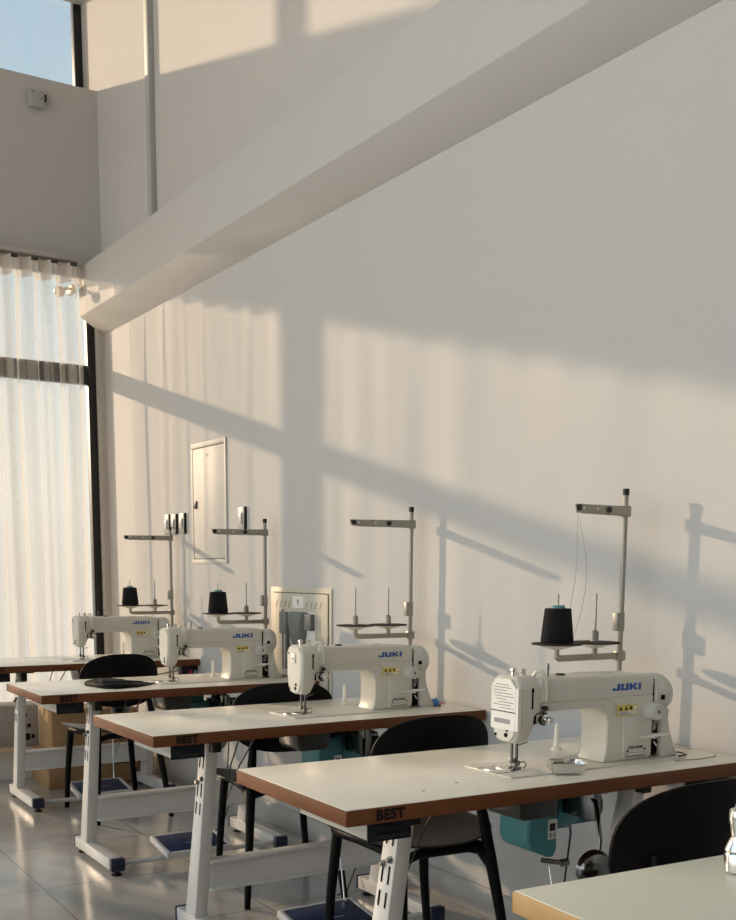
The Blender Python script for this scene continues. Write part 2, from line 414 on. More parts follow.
# ------------------------------------------------------------------ sewing tables
TL, TW, TH, TT = 1.25, .546, .756, .035
BEST = text_mesh('BEST', .0315, .0014)
def leg(mirror=False):
    """white sheet steel column, wider towards the foot, with slotted bolts on its outer side"""
    s = -1 if mirror else 1
    b = MB('white_steel'); x0, x1 = (0, .046)
    lo = [(x0, .300, .068), (x1, .300, .068), (x1, .385, .068), (x0, .385, .068)]
    hi = [(x0+.004, .185, .69), (x1, .185, .69), (x1, .243, .69), (x0+.004, .243, .69)]
    if mirror: lo = [(-p[0], p[1], p[2]) for p in lo]; hi = [(-p[0], p[1], p[2]) for p in hi]
    b.loft([lo, hi], .004)
    return b
def on_leg(t, f):
    # y,z on the outer leg side: t 0 bottom..1 top, f 0 front..1 back
    y0 = .300+(.185-.300)*t; y1 = .385+(.243-.385)*t
    return y0+(y1-y0)*f, .068+(.69-.068)*t
def make_table(name, label, top, edge, lettering=True, TL=1.25):
    r = thing(name, label, 'sewing table', (0, 0, 0), group='sewing tables in a row along the wall')
    o = MB(top).box(.0025, TL-.0025, .0025, TW-.0025, TH-TT, TH, .0012).build('tabletop', r)
    b = MB(edge); e = .0028
    b.box(0, TL, 0, e, TH-TT, TH-.0012, .0008); b.box(0, TL, TW-e, TW, TH-TT, TH-.0012, .0008)
    b.box(0, e, e, TW-e, TH-TT, TH-.0012, .0008); b.box(TL-e, TL, e, TW-e, TH-TT, TH-.0012, .0008)
    b.box(e, TL-e, e, TW-e, TH-TT-.001, TH-TT)
    b.build('edge_band', r)
    if lettering:
        MB('ink_black').mesh(BEST, Matrix.Translation((.072, -.0006, TH-.0285)) @ STAND).build('lettering', r)
    for side, px in ((0, .250), (1, min(1.05, TL-.175))):
        lg = leg(side).build('leg', r, loc=(px, 0, 0)); s = -1 if side else 1
        for f in (.28, .72):
            for t0, t1 in ((.60, .66), (.70, .77), (.86, .96)):
                ya, za = on_leg(t0, f); yb, zb = on_leg(t1, f)
                tx = .004*(t0+t1)/2
                x = (tx-.0008) if not side else -(tx-.0008)
                MB('black_void').prism([(ya-.003, za), (ya, za-.003), (ya+.003, za), (yb+.003, zb), (yb, zb+.003), (yb-.003, zb)], 'x', x-.0008, x+.0008).build('slot', lg)
            t = .80 if f < .5 else .775
            y, z = on_leg(t, f); q = -1 if not side else 1
            MB('dark_chrome').lathe([(.009, .0), (.009, q*.005), (.006, q*.006), (.006, q*.012)], (-q*.003, y, z), 'x', 10).build('bolt', lg)
        x0, x1 = (px-.004, px+.052) if not side else (px-.052, px+.004)
        ft = MB('white_steel').box(x0, x1, -.012, .452, .022, .070, .004).build('foot', r)
        MB('navy_cap').box(x0-.002, x1+.002, -.042, -.010, .020, .072, .005).build('end_cap', ft)
        MB('navy_cap').box(x0-.002, x1+.002, .45, .464, .020, .072, .004).build('end_cap', ft)
        for yy in (-.015, .42): MB('black_plastic').lathe([(.022, 0), (.022, .006), (.010, .009), (.010, .021)], ((x0+x1)/2, yy, 0)).build('levelling_pad', ft)
        br = MB('black_plastic')
        xa, xb = (px+.012, px+.044) if not side else (px-.044, px-.012)
        br.box(xa, xb, .16, .27, .66, TH-TT-.001, .003); br.box(xa-.02, xb+.02, .10, .40, TH-TT-.014, TH-TT-.001, .002)
        br.build('top_bracket', r)
    xr = min(1.05, TL-.175)-.042
    b = MB('white_steel')
    b.box(.294, xr, .268, .274, .173, .270); b.box(.294, xr, .252, .30, .266, .276, .002); b.box(.294, xr, .255, .30, .168, .176, .002)
    b.build('crossbar', r)
    MB('white_steel').tube([(.30, .0, .042), (xr-.004, .0, .042)], .011).build('pedal_bar', r)
    # treadle: tilted frame with navy mat
    T = Matrix.Translation((.618, .02, .083)) @ Matrix.Rotation(math.radians(9), 4, 'X') @ Matrix.Diagonal((.95, .62, 1., 1.))
    p = MB('white_steel')
    p.box(-.155, -.137, -.165, .165, -.012, .014, .003, M=T); p.box(.137, .155, -.165, .165, -.012, .014, .003, M=T)
    p.box(-.137, .137, -.165, -.148, -.012, .014, .003, M=T); p.box(-.137, .137, .148, .165, -.012, .014, .003, M=T)
    p.box(-.13, -.115, -.02, .02, -.034, -.01, .002, M=T).box(.115, .13, -.02, .02, -.034, -.01, .002, M=T)
    p = p.build('pedal', r)
    m_ = MB('navy_rubber').box(-.137, .137, -.148, .148, -.006, .012, .002, M=T)
    m_.m('grey_ink').box(-.03, .05, -.03, -.018, .012, .0125, M=T).build('pedal_mat', p)
    MB('chrome').tube([(.72, .09, .10), (.775, .26, .47)], .003).cyl((.72, .09, .085), 'z', .03, .008).build('treadle_rod', r)
    # drawer
    b = MB('drawer_plastic').box(.062, .172, .016, .022, .676, TH-TT-.001, .002)
    d = b.m('drawer_sunlit').box(.064, .170, .022, .33, .680, TH-TT-.001, .002).build('drawer', r)  # pale body: the sunlit side of the dark drawer put into colour
    MB('black_plastic').box(.085, .15, .008, .018, .683, .693, .003).build('drawer_handle', d)
    # oil pan, motor
    MB('pan_plastic').prism([(.548, .715), (.556, .655), (.566, .643), (.665, .643), (.675, .655), (.68, .715)], 'y', .12, .26, .006).m('pan_plastic').box(.535, .70, .13, .25, .712, TH-TT-.0012, .003).build('oil_pan', r)
    mo = MB('teal_paint').prism([(.735, .655), (.733, .53), (.745, .505), (.81, .478), (.83, .476), (.838, .50), (.838, .655)], 'y', .30, .43, .012, 3)
    mo.box(.74, .82, .32, .41, .65, TH-TT-.001, .004).build('motor_housing', r)
    me_ = r.children[-1]
    mc = MB('teal_paint').lathe([(.045, 0), (.058, .006), (.062, .02), (.062, .07), (.056, .082)], (.838, .365, .60), 'x', 28).m('pan_plastic')
    mc.m('teal_shade')  # motor teal darkened, shading of the fins put into the colour
    for k in range(5): mc.lathe([(.056, 0), (.056, .012)], (.922+.018*k, .365, .60), 'x', 24)
    mc.lathe([(.046, 0), (.046, .09)], (.92, .365, .60), 'x', 20).build('motor_drum', me_)
    MB('paper').box(.800, .832, .2985, .2995, .53, .585).m('black_plastic').box(.805, .824, .297, .2985, .553, .574, .001).m('grey_ink').box(.804, .812, .298, .2986, .535, .547).box(.818, .826, .298, .2986, .535, .547).build('motor_label', me_)
    MB('dark_chrome').tube([(.79, .31, .472), (.845, .29, .462)], .007).lathe([(.011, 0), (.011, .022)], (.842, .29, .462), 'x', 12).build('motor_lever', me_)
    # knee lifter
    k = MB('dark_chrome').tube([(.855, .20, .66), (.845, .17, .655), (.825, .14, .640), (.812, .12, .61), (.806, .105, .57), (.798, .1, .53)], .006)
    k.m('dark_chrome').box(.845, .868, .17, .30, .60, .70, .004).tube([(.83, .22, .672), (.93, .22, .665)], .008).tube([(.885, .2, .69), (.885, .2, .60)], .007)
    k.box(.84, .93, .18, .26, .70, TH-TT-.001, .003)
    k = k.build('knee_lifter', r)
    def pad(a, rr):
        return Vector((.772+.054*rr*math.cos(a), .078-.018*(1-rr*rr), .507+.046*rr*math.sin(a)))
    MB('dark_chrome').shell(pad, 28, 6, .024, (0, 1, 0)).build('knee_pad', k, label='black glossy oval knee pad')
    # switch box
    b = MB('black_plastic').box(1.115, 1.205, .045, .12, .650, TH-TT-.001, .004).build('switch_box', r)
    MB('red_plastic').box(1.150, 1.170, .038, .046, .664, .692, .003).build('stop_button', b, label='red push button')
    MB('mint_plastic').box(1.180, 1.196, .038, .046, .664, .690, .003).build('start_button', b, label='pale green push button')
    # cords
    c = MB('cord_black')
    c.tube([(.95, .40, .62), (.99, .42, .5), (.985, .44, .30), (1.0, .46, .12), (.96, .47, .012), (.90, .44, .012)], .003, 8)
    c.tube([(.52, .45, .715), (.47, .47, .55), (.45, .47, .42), (.50, .46, .55), (.60, .46, .70)], .0028, 8)
    c.tube([(1.16, .12, .69), (1.10, .2, .67), (1.03, .33, .64)], .003, 8)
    c.build('cord', r)
    # small pieces let into the top
    MB('clear_plastic').lathe([(.014, 0), (.014, .004), (.0075, .008), (.006, .07), (.003, .073)], (.895, .385, TH)).build('head_rest_pin', r)
    return r
t0 = make_table('sewing_table', '', 'white_laminate', 'brown_edge')
# left end X, front edge Y, turn
TABLES = [(-1.1517, -.5338, -.0143), (-1.129, .6194, .0085), (-1.128, 1.82, .0008), (-1.083, 3.17, .0)]
tl = ['white-topped BEST table with brown edge in front, holding a machine and small metal tray',
      'white-topped BEST table second from the front, its machine without a cone of thread',
      'white-topped BEST table with a folded black cloth on its left half',
      'farthest brown-edged sewing table, next to the curtain and window']
tabs = [t0, dup(t0), make_table('sewing_table', '', 'white_laminate', 'brown_edge', TL=1.238), make_table('sewing_table', '', 'white_laminate', 'brown_edge', TL=1.195)]
for o, (x, y, a), l in zip(tabs, TABLES, tl): place(o, l, (x, y, 0), a)
tz = make_table('sewing_table', 'sewing table with grey-green top and pale wooden edge, nearest the camera', 'grey_laminate', 'oak_edge', lettering=False)
place(tz, tz['label'], (-1.240, -1.688, 0), -.045)
for x, y in ((.375, .135), (.255, .094)): MB('ink_black').lathe([(.0032, 0), (.0032, .0006)], (x, y, TH)).build('bolt_hole', tabs[0])

def world(i, x, y, z=TH):
    X, Y, a = TABLES[i]
    return (X+x*math.cos(a)-y*math.sin(a), Y+x*math.sin(a)+y*math.cos(a), z)

# ------------------------------------------------------------------ lockstitch machines
def juki_letters():
    P = []
    P.append([(0, .42), (0, .0), (.95, 0), (.95, 1), (.62, 1), (.62, .28), (.30, .28), (.22, .42)])
    x = 1.10
    P.append([(x, 1), (x, 0), (x+1.0, 0), (x+1.0, 1), (x+.68, 1), (x+.68, .27), (x+.32, .27), (x+.32, 1)])
    x = 2.25
    P.append([(x, 0), (x+.32, 0), (x+.32, .36), (x+.42, .36), (x+.72, 0), (x+1.12, 0), (x+.68, .52), (x+1.08, 1), (x+.70, 1), (x+.42, .64), (x+.32, .64), (x+.32, 1), (x, 1)])
    x = 3.47
    P.append([(x, 0), (x+.32, 0), (x+.32, 1), (x, 1)])
    return P
MODEL = text_mesh('DDL-8100', .0115, .0003, .0004)
def make_machine():
    r = thing('sewing_machine', '', 'sewing machine', group='lockstitch machines, one on each table')
    # bed plate flush on the table
    b = MB('machine_enamel').box(-.082, .53, -.088, .10, 0, .004, .0012)
    bed = b.build('bed', r)
    MB('chrome').box(-.035, .028, -.032, .032, .004, .0058, .0006).box(-.074, -.04, -.030, .030, .004, .0052, .0006).build('needle_plate', bed)
    MB('gap_dark').box(-.077, -.03, -.034, -.032, .004, .0046).box(-.079, -.077, -.034, .05, .004, .0046).box(-.077, -.02, .05, .052, .004, .0046).build('groove', bed)
    # arm and column, one casting
    arc = [(.270-.045+.045*math.cos(t), .112+.045*math.sin(t)) for t in [k*PI/2/6 for k in range(7)]]
    low = [(.015, .185), (.015, .157)]+arc[::-1]+[(.270, .055), (.266, .022), (.258, .004), (.430, .004), (.430, .185)]
    b = MB('machine_enamel').prism(low, 'y', -.050, .050, .005, 3)
    hood = [(.030, .178), (.43, .178), (.432, .226), (.418, .240), (.36, .2425), (.10, .2455), (.030, .246)]
    b.prism(hood, 'y', -.056, .056, .014, 4)
    # raised housing where the arm meets the column
    arc2 = [(.262-.05+.05*math.cos(t), .112+.05*math.sin(t)) for t in [k*PI/2/6 for k in range(7)]]
    arc2 = [(.325-.07+.07*math.cos(t), .108+.07*math.sin(t)) for t in [k*PI/2/6 for k in range(7)]]
    b.prism([(.25, .178)]+arc2[::-1]+[(.325, .012), (.428, .012), (.428, .182), (.25, .182)], 'y', -.055, .045, .004, 3)
    body = b.build('arm', r)
    lg = MB('logo_blue')
    for poly in juki_letters():
        lg.prism([(.277+x*.0268, .2005+z*.0185) for x, z in poly], 'y', -.0572, -.0545)
    lg.build('logo', body, label='blue JUKI lettering')
    yl = MB('yellow_label').box(.298, .372, -.0562, -.0548, .130, .160)
    yl.m('ink_black').prism([(.303, .146), (.315, .146), (.309, .156)], 'y', -.0568, -.056).prism([(.322, .146), (.334, .146), (.328, .156)], 'y', -.0568, -.056)
    yl.box(.342, .350, -.0568, -.056, .147, .155)
    yl.m('label_white').box(.302, .368, -.0566, -.056, .133, .143).box(.355, .369, -.0566, -.056, .146, .157)
    yl.m('ink_black')
    for k in range(3): yl.box(.305, .345-.006*k, -.057, -.0564, .1345+.003*k, .1355+.003*k)
    yl.build('warning_label', body, label='small yellow warning label')
    pl = MB('grey_steel').box(.336, .404, -.0562, -.0548, .014, .026)
    pl.m('paper').box(.338, .402, -.0566, -.056, .020, .024)
    pl.m('ink_black').cyl((.340, -.0575, .032), 'y', .002, .0028, 10).cyl((.402, -.0575, .034), 'y', .002, .0028, 10)
    pl.mesh(MODEL, Matrix.Translation((.3425, -.0553, .0365)) @ STAND).build('model_plate', body)
    # head with face plate
    def rect(x0, x1, y0, y1, z, c): return [(x0+c, y0, z), (x1, y0, z), (x1, y1, z), (x0+c, y1, z), (x0, y1-c, z), (x0, y0+c, z)]
    secs = [rect(-.024, .000, -.028, .028, .0755, .004), rect(-.032, .006, -.040, .040, .085, .006), rect(-.036, .018, -.050, .050, .118, .007),
            rect(-.037, .034, -.056, .055, .150, .007), rect(-.037, .036, -.056, .055, .222, .007), rect(-.033, .036, -.046, .050, .241, .007), rect(-.024, .034, -.034, .042, .2505, .007)]
    head = MB('machine_enamel').loft(secs, .003).build('head', r)
    MB('machine_enamel').loft([[(-.0375, y*1., z) for y, z in ((-.022, .084), (.022, .084), (.036, .098), (.046, .15), (.046, .222), (.032, .243), (-.028, .243), (-.046, .222), (-.046, .15), (-.036, .098))],
                               [(-.0345, y*1.05, z) for y, z in ((-.022, .083), (.022, .083), (.036, .097), (.046, .15), (.046, .222), (.032, .244), (-.028, .244), (-.046, .222), (-.046, .15), (-.036, .097))]]).build('face_plate', head)
    for y, z, q in ((-.010, .098, .006), (.03, .096, .0035), (-.014, .112, .005), (.034, .222, .003)): MB('black_void').cyl((-.0395, y, z), 'x', .0025, q, 12).build('screw', head)
    sl = MB('black_void').box(.004, .009, -.0575, -.0545, .168, .218, .001).prism([(.002, .213), (.011, .213), (.0075, .223), (.0055, .223)], 'y', -.058, -.055)
    sl.box(.014, .019, -.0575, -.05, .128, .152, .001)
    sl.build('slot', head)
    th = MB('black_plastic').lathe([(.017, 0), (.017, -.008), (.012, -.010)], (.046, -.050, .140), 'y', 20)
    th.m('chrome').lathe([(.009, -.010), (.014, -.011), (.014, -.014), (.008, -.016), (.0095, -.03), (.008, -.033)], (.046, -.050, .140), 'y', 16)
    th.m('machine_enamel').box(.025, .062, -.052, -.03, .125, .157, .004)
    th.m('black_plastic').cyl((.048, -.062, .168), 'y', .012, .006, 12).tube([(.02, -.056, .155), (.03, -.068, .158), (.048, -.062, .168)], .0022, 8)
    th.m('chrome').tube([(.012, -.056, .165), (.02, -.064, .160), (.032, -.060, .152)], .0018, 8)
    th.build('thread_tension', head)
    MB('machine_enamel').tube([(.028, -.028, .246), (.030, -.040, .262), (.038, -.052, .264), (.045, -.060, .245), (.049, -.060, .205), (.050, -.057, .185)], [.004, .0045, .005, .005, .004, .003], 8).build('take_up_guard', head)
    MB('chrome').lathe([(.006, 0), (.006, .012), (.0085, .014), (.0085, .021), (.006, .022)], (-.012, .0, .249)).build('adjusting_knob', head)
    MB('chrome').lathe([(.007, 0), (.007, .012), (.0085, .015), (.0085, .018)], (.024, .004, .249)).build('adjusting_knob', head)
    nb = MB('dark_chrome').cyl((-.009, 0, .022), 'z', .06, .0038, 12).cyl((-.009, 0, .0065), 'z', .018, .001, 8)
    nb.box(-.016, -.003, -.008, .005, .020, .034, .002)
    nb.build('needle_bar', head)
    pf = MB('dark_chrome').cyl((.007, .0, .018), 'z', .065, .0042, 12)
    pf.box(.000, .014, -.007, .007, .012, .026, .002).box(-.015, .012, -.016, -.009, .006, .0095, .001).box(-.015, .012, .003, .010, .006, .0095, .001)
    pf.tube([(.012, -.002, .020), (.026, -.008, .022), (.030, -.012, .013), (.022, -.014, .008)], .0018, 8)
    pf.tube([(.010, .004, .064), (.028, -.004, .070), (.034, -.01, .074)], .0016, 8)
    pf.build('presser_foot', head)
    # small fittings on the arm
    MB('dark_chrome').cyl((.095, -.01, .243), 'z', .036, .0022, 8).lathe([(.0034, 0), (.0034, .01)], (.095, -.01, .262)).tube([(.06, -.05, .238), (.075, -.035, .246), (.095, -.012, .268)], .0009, 6).build('thread_guide_pin', body)
    MB('black_plastic').lathe([(.013, 0), (.013, .005), (.009, .007)], (.14, -.005, .243), n=20).build('oil_plug', body)
    MB('machine_cap').lathe([(.02, 0), (.02, .003), (.012, .006)], (.30, .0, .241)).build('oil_window', body)
    # hand wheel, cover, dial, lever
    MB('black_void').box(.428, .4365, -.050, .04, .012, .226, .002).box(.428, .462, -.044, .04, .012, .135, .002).m('chrome').tube([(.445, -.046, .05), (.452, -.049, .037), (.462, -.046, .045)], .003, 8).m('dark_chrome').cyl((.44, -.048, .092), 'y', .01, .012, 12).cyl((.448, -.048, .105), 'y', .01, .008, 12).build('belt_opening', body)
    cx = .179
    wh = MB('machine_cap').lathe([(.050, .436), (.055, .440), (.056, .468), (.0575, .470), (.0575, .478), (.056, .480), (.055, .494), (.048, .506), (.030, .509)], (0, -.004, cx), 'x', 40)
    wh.m('black_void').box(.452, .466, -.062, -.04, cx-.012, cx+.002, .002)
    wh.build('hand_wheel', r)
    cov = MB('machine_cap').prism([(.440, .150), (.490, .140), (.489, .108), (.497, .078), (.512, .040), (.529, .010), (.527, .004), (.470, .004), (.463, .035), (.463, .112), (.450, .118), (.440, .125)], 'y', -.056, -.028, .004, 3)
    cov.prism([(.470, .14), (.488, .140), (.489, .108), (.497, .078), (.512, .040), (.529, .010), (.527, .004), (.470, .004)], 'y', -.03, .045, .004, 2)
    cov.build('belt_cover', r)
    MB('machine_cap').lathe([(.026, .0), (.026, -.006), (.023, -.012), (.0225, -.032), (.019, -.035)], (.415, -.055, .139), 'y', 28).m('black_void').box(.4125, .4175, -.0912, -.0895, .134, .144, .001).build('stitch_dial', body)
    MB('label_white').prism([(.36, .068), (.40, .066), (.475, .068), (.478, .073), (.44, .075), (.40, .073)], 'y', -.074, -.060, .0015).box(.425, .440, -.065, -.05, .060, .075, .002).build('reverse_lever', body)
    MB('cord_black').tube([(.53, .03, .008), (.55, .0, .006), (.565, -.04, .006), (.55, -.07, .006), (.51, -.078, .007)], .0022, 6).build('lead', r)
    for o in [r]+r.children_recursive[:]:
        if o.type == 'MESH': o.data.transform(Matrix.Diagonal((.965, 1., .945, 1.)))
    return r
m0 = make_machine()
MX = [(-.556, -.348), (-.508, .832), (-.496, 2.055), (-.478, 3.385)]
ml = ['cream JUKI machine with a printed paper sticker over its head, on the frontmost white table',
      'cream JUKI machine second from the front, its thread stand carrying no cone',
      'cream JUKI machine behind the folded black cloth',
      'farthest cream JUKI machine, its head in front of the curtain']
machs = [m0]+[dup(m0) for _ in range(3)]
for o, (x, y), l, tb in zip(machs, MX, ml, TABLES): place(o, l, (x, y, TH), tb[2])
def find(o, name): return next(c for c in o.children if c.name.split('.')[0] == name)
# the sticker on the front machine, a small one on the next
hd = find(machs[0], 'head'); SQ = Matrix.Diagonal((1., 1., .945, 1.))
b = MB('paper').loft([[(-.0392, y, z) for y, z in ((-.047, .112), (.047, .112), (.047, .222), (.03, .244), (-.026, .244), (-.047, .222))],
                      [(-.0376, y, z) for y, z in ((-.047, .112), (.047, .112), (.047, .222), (.03, .244), (-.026, .244), (-.047, .222))]])
b.box(-.0392, -.030, -.0578, -.0565, .112, .222).box(-.0385, -.0368, -.0572, -.046, .112, .222)
b.m('ink_black').box(-.0398, -.039, -.047, .047, .158, .1605)
for k, (w0, w1) in enumerate(((-.02, .03), (-.03, .04), (-.012, .04), (-.036, .04), (-.04, .036), (-.01, .03), (-.038, .02), (-.03, .04), (-.04, .012))):
    b.box(-.0397, -.039, w0, w1, .229-.0075*k-.0012, .229-.0075*k)
b.m('grey_ink').box(-.0397, -.039, -.028, .034, .128, .140)
b.build('instruction_sticker', hd, label='white printed sticker with a barcode').data.transform(SQ)
hd = find(machs[1], 'head')
MB('label_white').box(-.039, -.0374, -.012, .016, .178, .21, .001).m('grey_ink').box(-.0394, -.0388, -.006, .010, .190, .196).build('small_sticker', hd, label='small blank white sticker')

# ------------------------------------------------------------------ thread stands
def make_stand(upturn=0., arm=.27):
    r = thing('thread_stand', '', 'thread stand', group='thread stands, one clamped to each table')
    MB('grey_steel').cyl((0, 0, .012), 'z', .702, .0082, 16).build('pole', r)
    MB('black_plastic').lathe([(.0098, 0), (.0098, .017), (.007, .019)], (0, 0, .707)).build('end_cap', r)
    MB('grey_steel').lathe([(.028, 0), (.028, .007), (.014, .010), (.014, .04), (.011, .042)], (0, 0, 0)).build('base_clamp', r)
    M = Matrix.Rotation(upturn, 4, 'Z')
    b = MB('grey_steel').prism([(.012, .648), (-arm, .650), (-arm-.008, .672), (.012, .676)], 'y', -.0125, -.009, .001, M=M)
    b.box(-.014, .014, -.013, .013, .646, .678, .004, M=M).prism([(.012, .648), (-arm+.02, .648), (-arm+.02, .651), (.012, .651)], 'y', -.0125, .006, M=M)
    ua = b.build('guide_arm', r)
    for x in (-arm+.008, -arm*.40): MB('black_plastic').lathe([(.009, -.017), (.009, -.0125), (.005, -.012)], (x, 0, .662), 'y', 14, M=M).build('eyelet', ua)
    for x in (-arm+.03, -arm*.62): MB('label_white').lathe([(.004, -.0138), (.004, -.0122)], (x, 0, .662), 'y', 12, M=M).build('hole', ua)
    MB('grey_steel').box(-.022, -.008, -.008, .012, .318, .37, .002).lathe([(.011, 0), (.011, .052)], (0, 0, .318)).build('joint_bracket', r)
    b = MB('grey_steel').prism([(.0, .236), (-.235, .236), (-.25, .246), (-.25, .254), (.0, .254)], 'y', -.008, .008, .002)
    b.box(-.014, .014, -.013, .013, .230, .260, .004).cyl((-.245, 0, .25), 'z', .028, .008, 12).cyl((-.10, 0, .25), 'z', .03, .008, 12)
    b.build('spool_arm', r)
    for x in (-.245, -.10):
        d = MB('machine_enamel').lathe([(.012, .270), (.030, .276), (.068, .2845)], (x, 0, 0), n=32).m('dish_black').lathe([(.0715, .2845), (.0715, .2885), (.012, .290)], (x, 0, 0), n=32).build('spool_dish', r)
        MB('grey_steel').lathe([(.012, .289), (.0105, .300), (.0105, .318), (.006, .322), (.003, .324), (.0024, .425), (.001, .427)], (x, 0, 0), n=14).build('spindle', d)
    return r
ST = [(.052, -.085), (.073, 1.045), (.066, 2.262), (.075, 3.47)]
sl = ['thread stand behind the frontmost machine, holding a cone with loose thread drawn up',
      'thread stand with two empty dishes, behind the second machine',
      'thread stand in front of the white wall panel, holding a black cone',
      'farthest thread stand, beside the row of three wall switches']
s0 = make_stand(.20, .25); s1 = make_stand(0., .27)
stands = [s0, s1, dup(s1), dup(s1)]
for o, (x, y), l in zip(stands, ST, sl): place(o, l, (x, y, TH))

def make_cone():
    r = thing('thread_cone', '', 'cone of thread', group='black cones of thread on the stands')
    MB('thread_black').lathe([(.012, .0), (.045, .001), (.0465, .005), (.0375, .093), (.036, .096), (.012, .0965)], n=32).build('winding', r)
    MB('teal_core').lathe([(.0135, .0), (.020, .097), (.018, .103), (.006, .103)], (0, 0, .0015), n=24).build('core', r)
    return r
c0 = make_cone(); cones = [c0, dup(c0), dup(c0)]
for o, i, l in zip(cones, (0, 2, 3), ('large black cone of thread behind the frontmost machine', 'black cone of thread in front of the wall below the white panel', 'black cone of thread nearest the curtain, on the farthest stand')):
    place(o, l, (ST[i][0]-.245, ST[i][1], TH+.2905))
# thread drawn from the front cone up to the guide arm and back down
ex, ey = -.247*math.cos(.20), -.247*math.sin(.20)
q = Vector((ST[0][0]-.245, ST[0][1], TH+.2905)); e = Vector((ST[0][0]+ex, ST[0][1]+ey-.012, TH+.655))-q
pts = [Vector((.034, -.012, .095))]
for k in range(1, 9):
    t = k/8; pts.append(Vector((.034, -.012, .095)).lerp(e, t)+Vector((.012*math.sin(PI*t), 0, -.01*math.sin(PI*t))))
for k in range(1, 11):
    t = k/10; pts.append(e.lerp(Vector((.075, .02, .0)), t)+Vector((.035*math.sin(PI*t), -.01*math.sin(PI*t), 0)))
MB('thread_fibre').tube(pts, .0007, 6).build('thread', cones[0])

# ------------------------------------------------------------------ chairs
def make_chair():
    r = thing('chair', '', 'chair', group='black chairs at the sewing tables')
    def sq(a, n): c, s = math.cos(a), math.sin(a); return (math.copysign(abs(c)**(2/n), c), math.copysign(abs(s)**(2/n), s))
    def seat(a, rr):
        x, y = sq(a, 2.7); x *= .245*rr; y *= .222*rr
        return Vector((x, y+.012, .448+.032*(x/.245)**2-.010*(1-(y/.222)**2)-.022*max(0, y/.222)**3))
    MB('chair_seat').shell(seat, 40, 8, .013, (0, 0, -1)).build('seat', r)
    def back(a, rr):
        x, z = sq(a, 2.6); x *= .206*rr; z = .134*rr*z
        return Vector((x, -.160+.060*(x/.206)**2-.018*(z/.134), .693+z))
    MB('chair_black').shell(back, 44, 8, .013, (0, -1, 0)).build('backrest', r)
    for s in (-1, 1):
        MB('chair_black').tube([(s*.192, -.285, 0), (s*.172, -.245, .22), (s*.155, -.205, .40), (s*.143, -.180, .52), (s*.128, -.158, .63), (s*.124, -.152, .68)], [.0125, .0155, .019, .017, .013, .011], 12).build('leg', r)
        MB('chair_black').tube([(s*.192, .200, 0), (s*.176, .205, .22), (s*.160, .190, .418)], [.0125, .0155, .018], 12).build('leg', r)
    b = MB('chair_black')
    b.tube([(-.160, .186, .415), (.160, .186, .415)], .015, 10)
    b.tube([(-.155, -.200, .405), (-.09, -.185, .42), (.09, -.185, .42), (.155, -.200, .405)], .015, 10)
    for s in (-1, 1):
        b.tube([(s*.160, .188, .414), (s*.152, .06, .418), (s*.147, -.08, .418), (s*.150, -.16, .408), (s*.158, -.212, .365)], [.017, .015, .016, .020, .018], 10)
    b.build('seat_frame', r)
    for s in (-1, 1): MB('dark_chrome').cyl((s*.124, -.146, .675), 'y', .012, .006, 10).build('screw', r)
    return r
ch0 = make_chair(); chs = [ch0]+[dup(ch0) for _ in range(3)]
CH = [((-.528, -.760, 0), 0.0, 'black chair with a large rounded back at the frontmost white table, behind the grey-green one'),
      ((-.403, .325, 0), -.06, 'black chair tucked between the frontmost and second white tables'),
      ((-.345, 1.362, 0), -.20, 'black chair between the second table and the one with the black cloth'),
      ((-.453, 2.985, 0), .02, 'black chair behind the folded black cloth, before the farthest table')]
for o, (p, a, l) in zip(chs, CH): place(o, l, p, a)

# ------------------------------------------------------------------ small things on the tables
# metal tray of pins
px, py, pz = world(0, .682, .104, TH+.0040)
r = thing('metal_tray', 'small rounded metal tray of pins on the frontmost machine bed', 'tray', (px, py, pz), -.50)
def rr(hx, hy, c, z, n=5):
    out = []
    for cx_, cy_, a0 in ((hx-c, hy-c, 0), (-hx+c, hy-c, PI/2), (-hx+c, -hy+c, PI), (hx-c, -hy+c, PI*1.5)):
        for k in range(n+1):
            a = a0+PI/2*k/n; out.append((cx_+c*math.cos(a), cy_+c*math.sin(a), z))
    return out
b = MB('chrome').loft([rr(.037, .032, .012, 0), rr(.041, .036, .014, .006), rr(.043, .038, .014, .021), rr(.046, .041, .016, .0235), rr(.0465, .0415, .016, .025), rr(.041, .036, .013, .024), rr(.036, .032, .012, .004)])
b.build('dish', r)
b = MB('chrome'); rnd = random.Random(5)
for k in range(150):
    x, y, a = rnd.uniform(-.026, .026), rnd.uniform(-.022, .022), rnd.uniform(0, PI); l = rnd.uniform(.006, .010); z = .005+rnd.uniform(0, .021)*(1-(x/.04)**2)
    b.m('chrome' if k % 3 else 'dark_chrome').tube([(x-l*math.cos(a), y-l*math.sin(a), z), (x+l*math.cos(a), y+l*math.sin(a), z+rnd.uniform(-.001, .002))], .0009, 6)
pn = b.build('sewing_pins', loc=(px, py, pz), rotz=-.50); tag(pn, 'loose steel pins lying in the small metal tray', 'pins', kind='stuff')

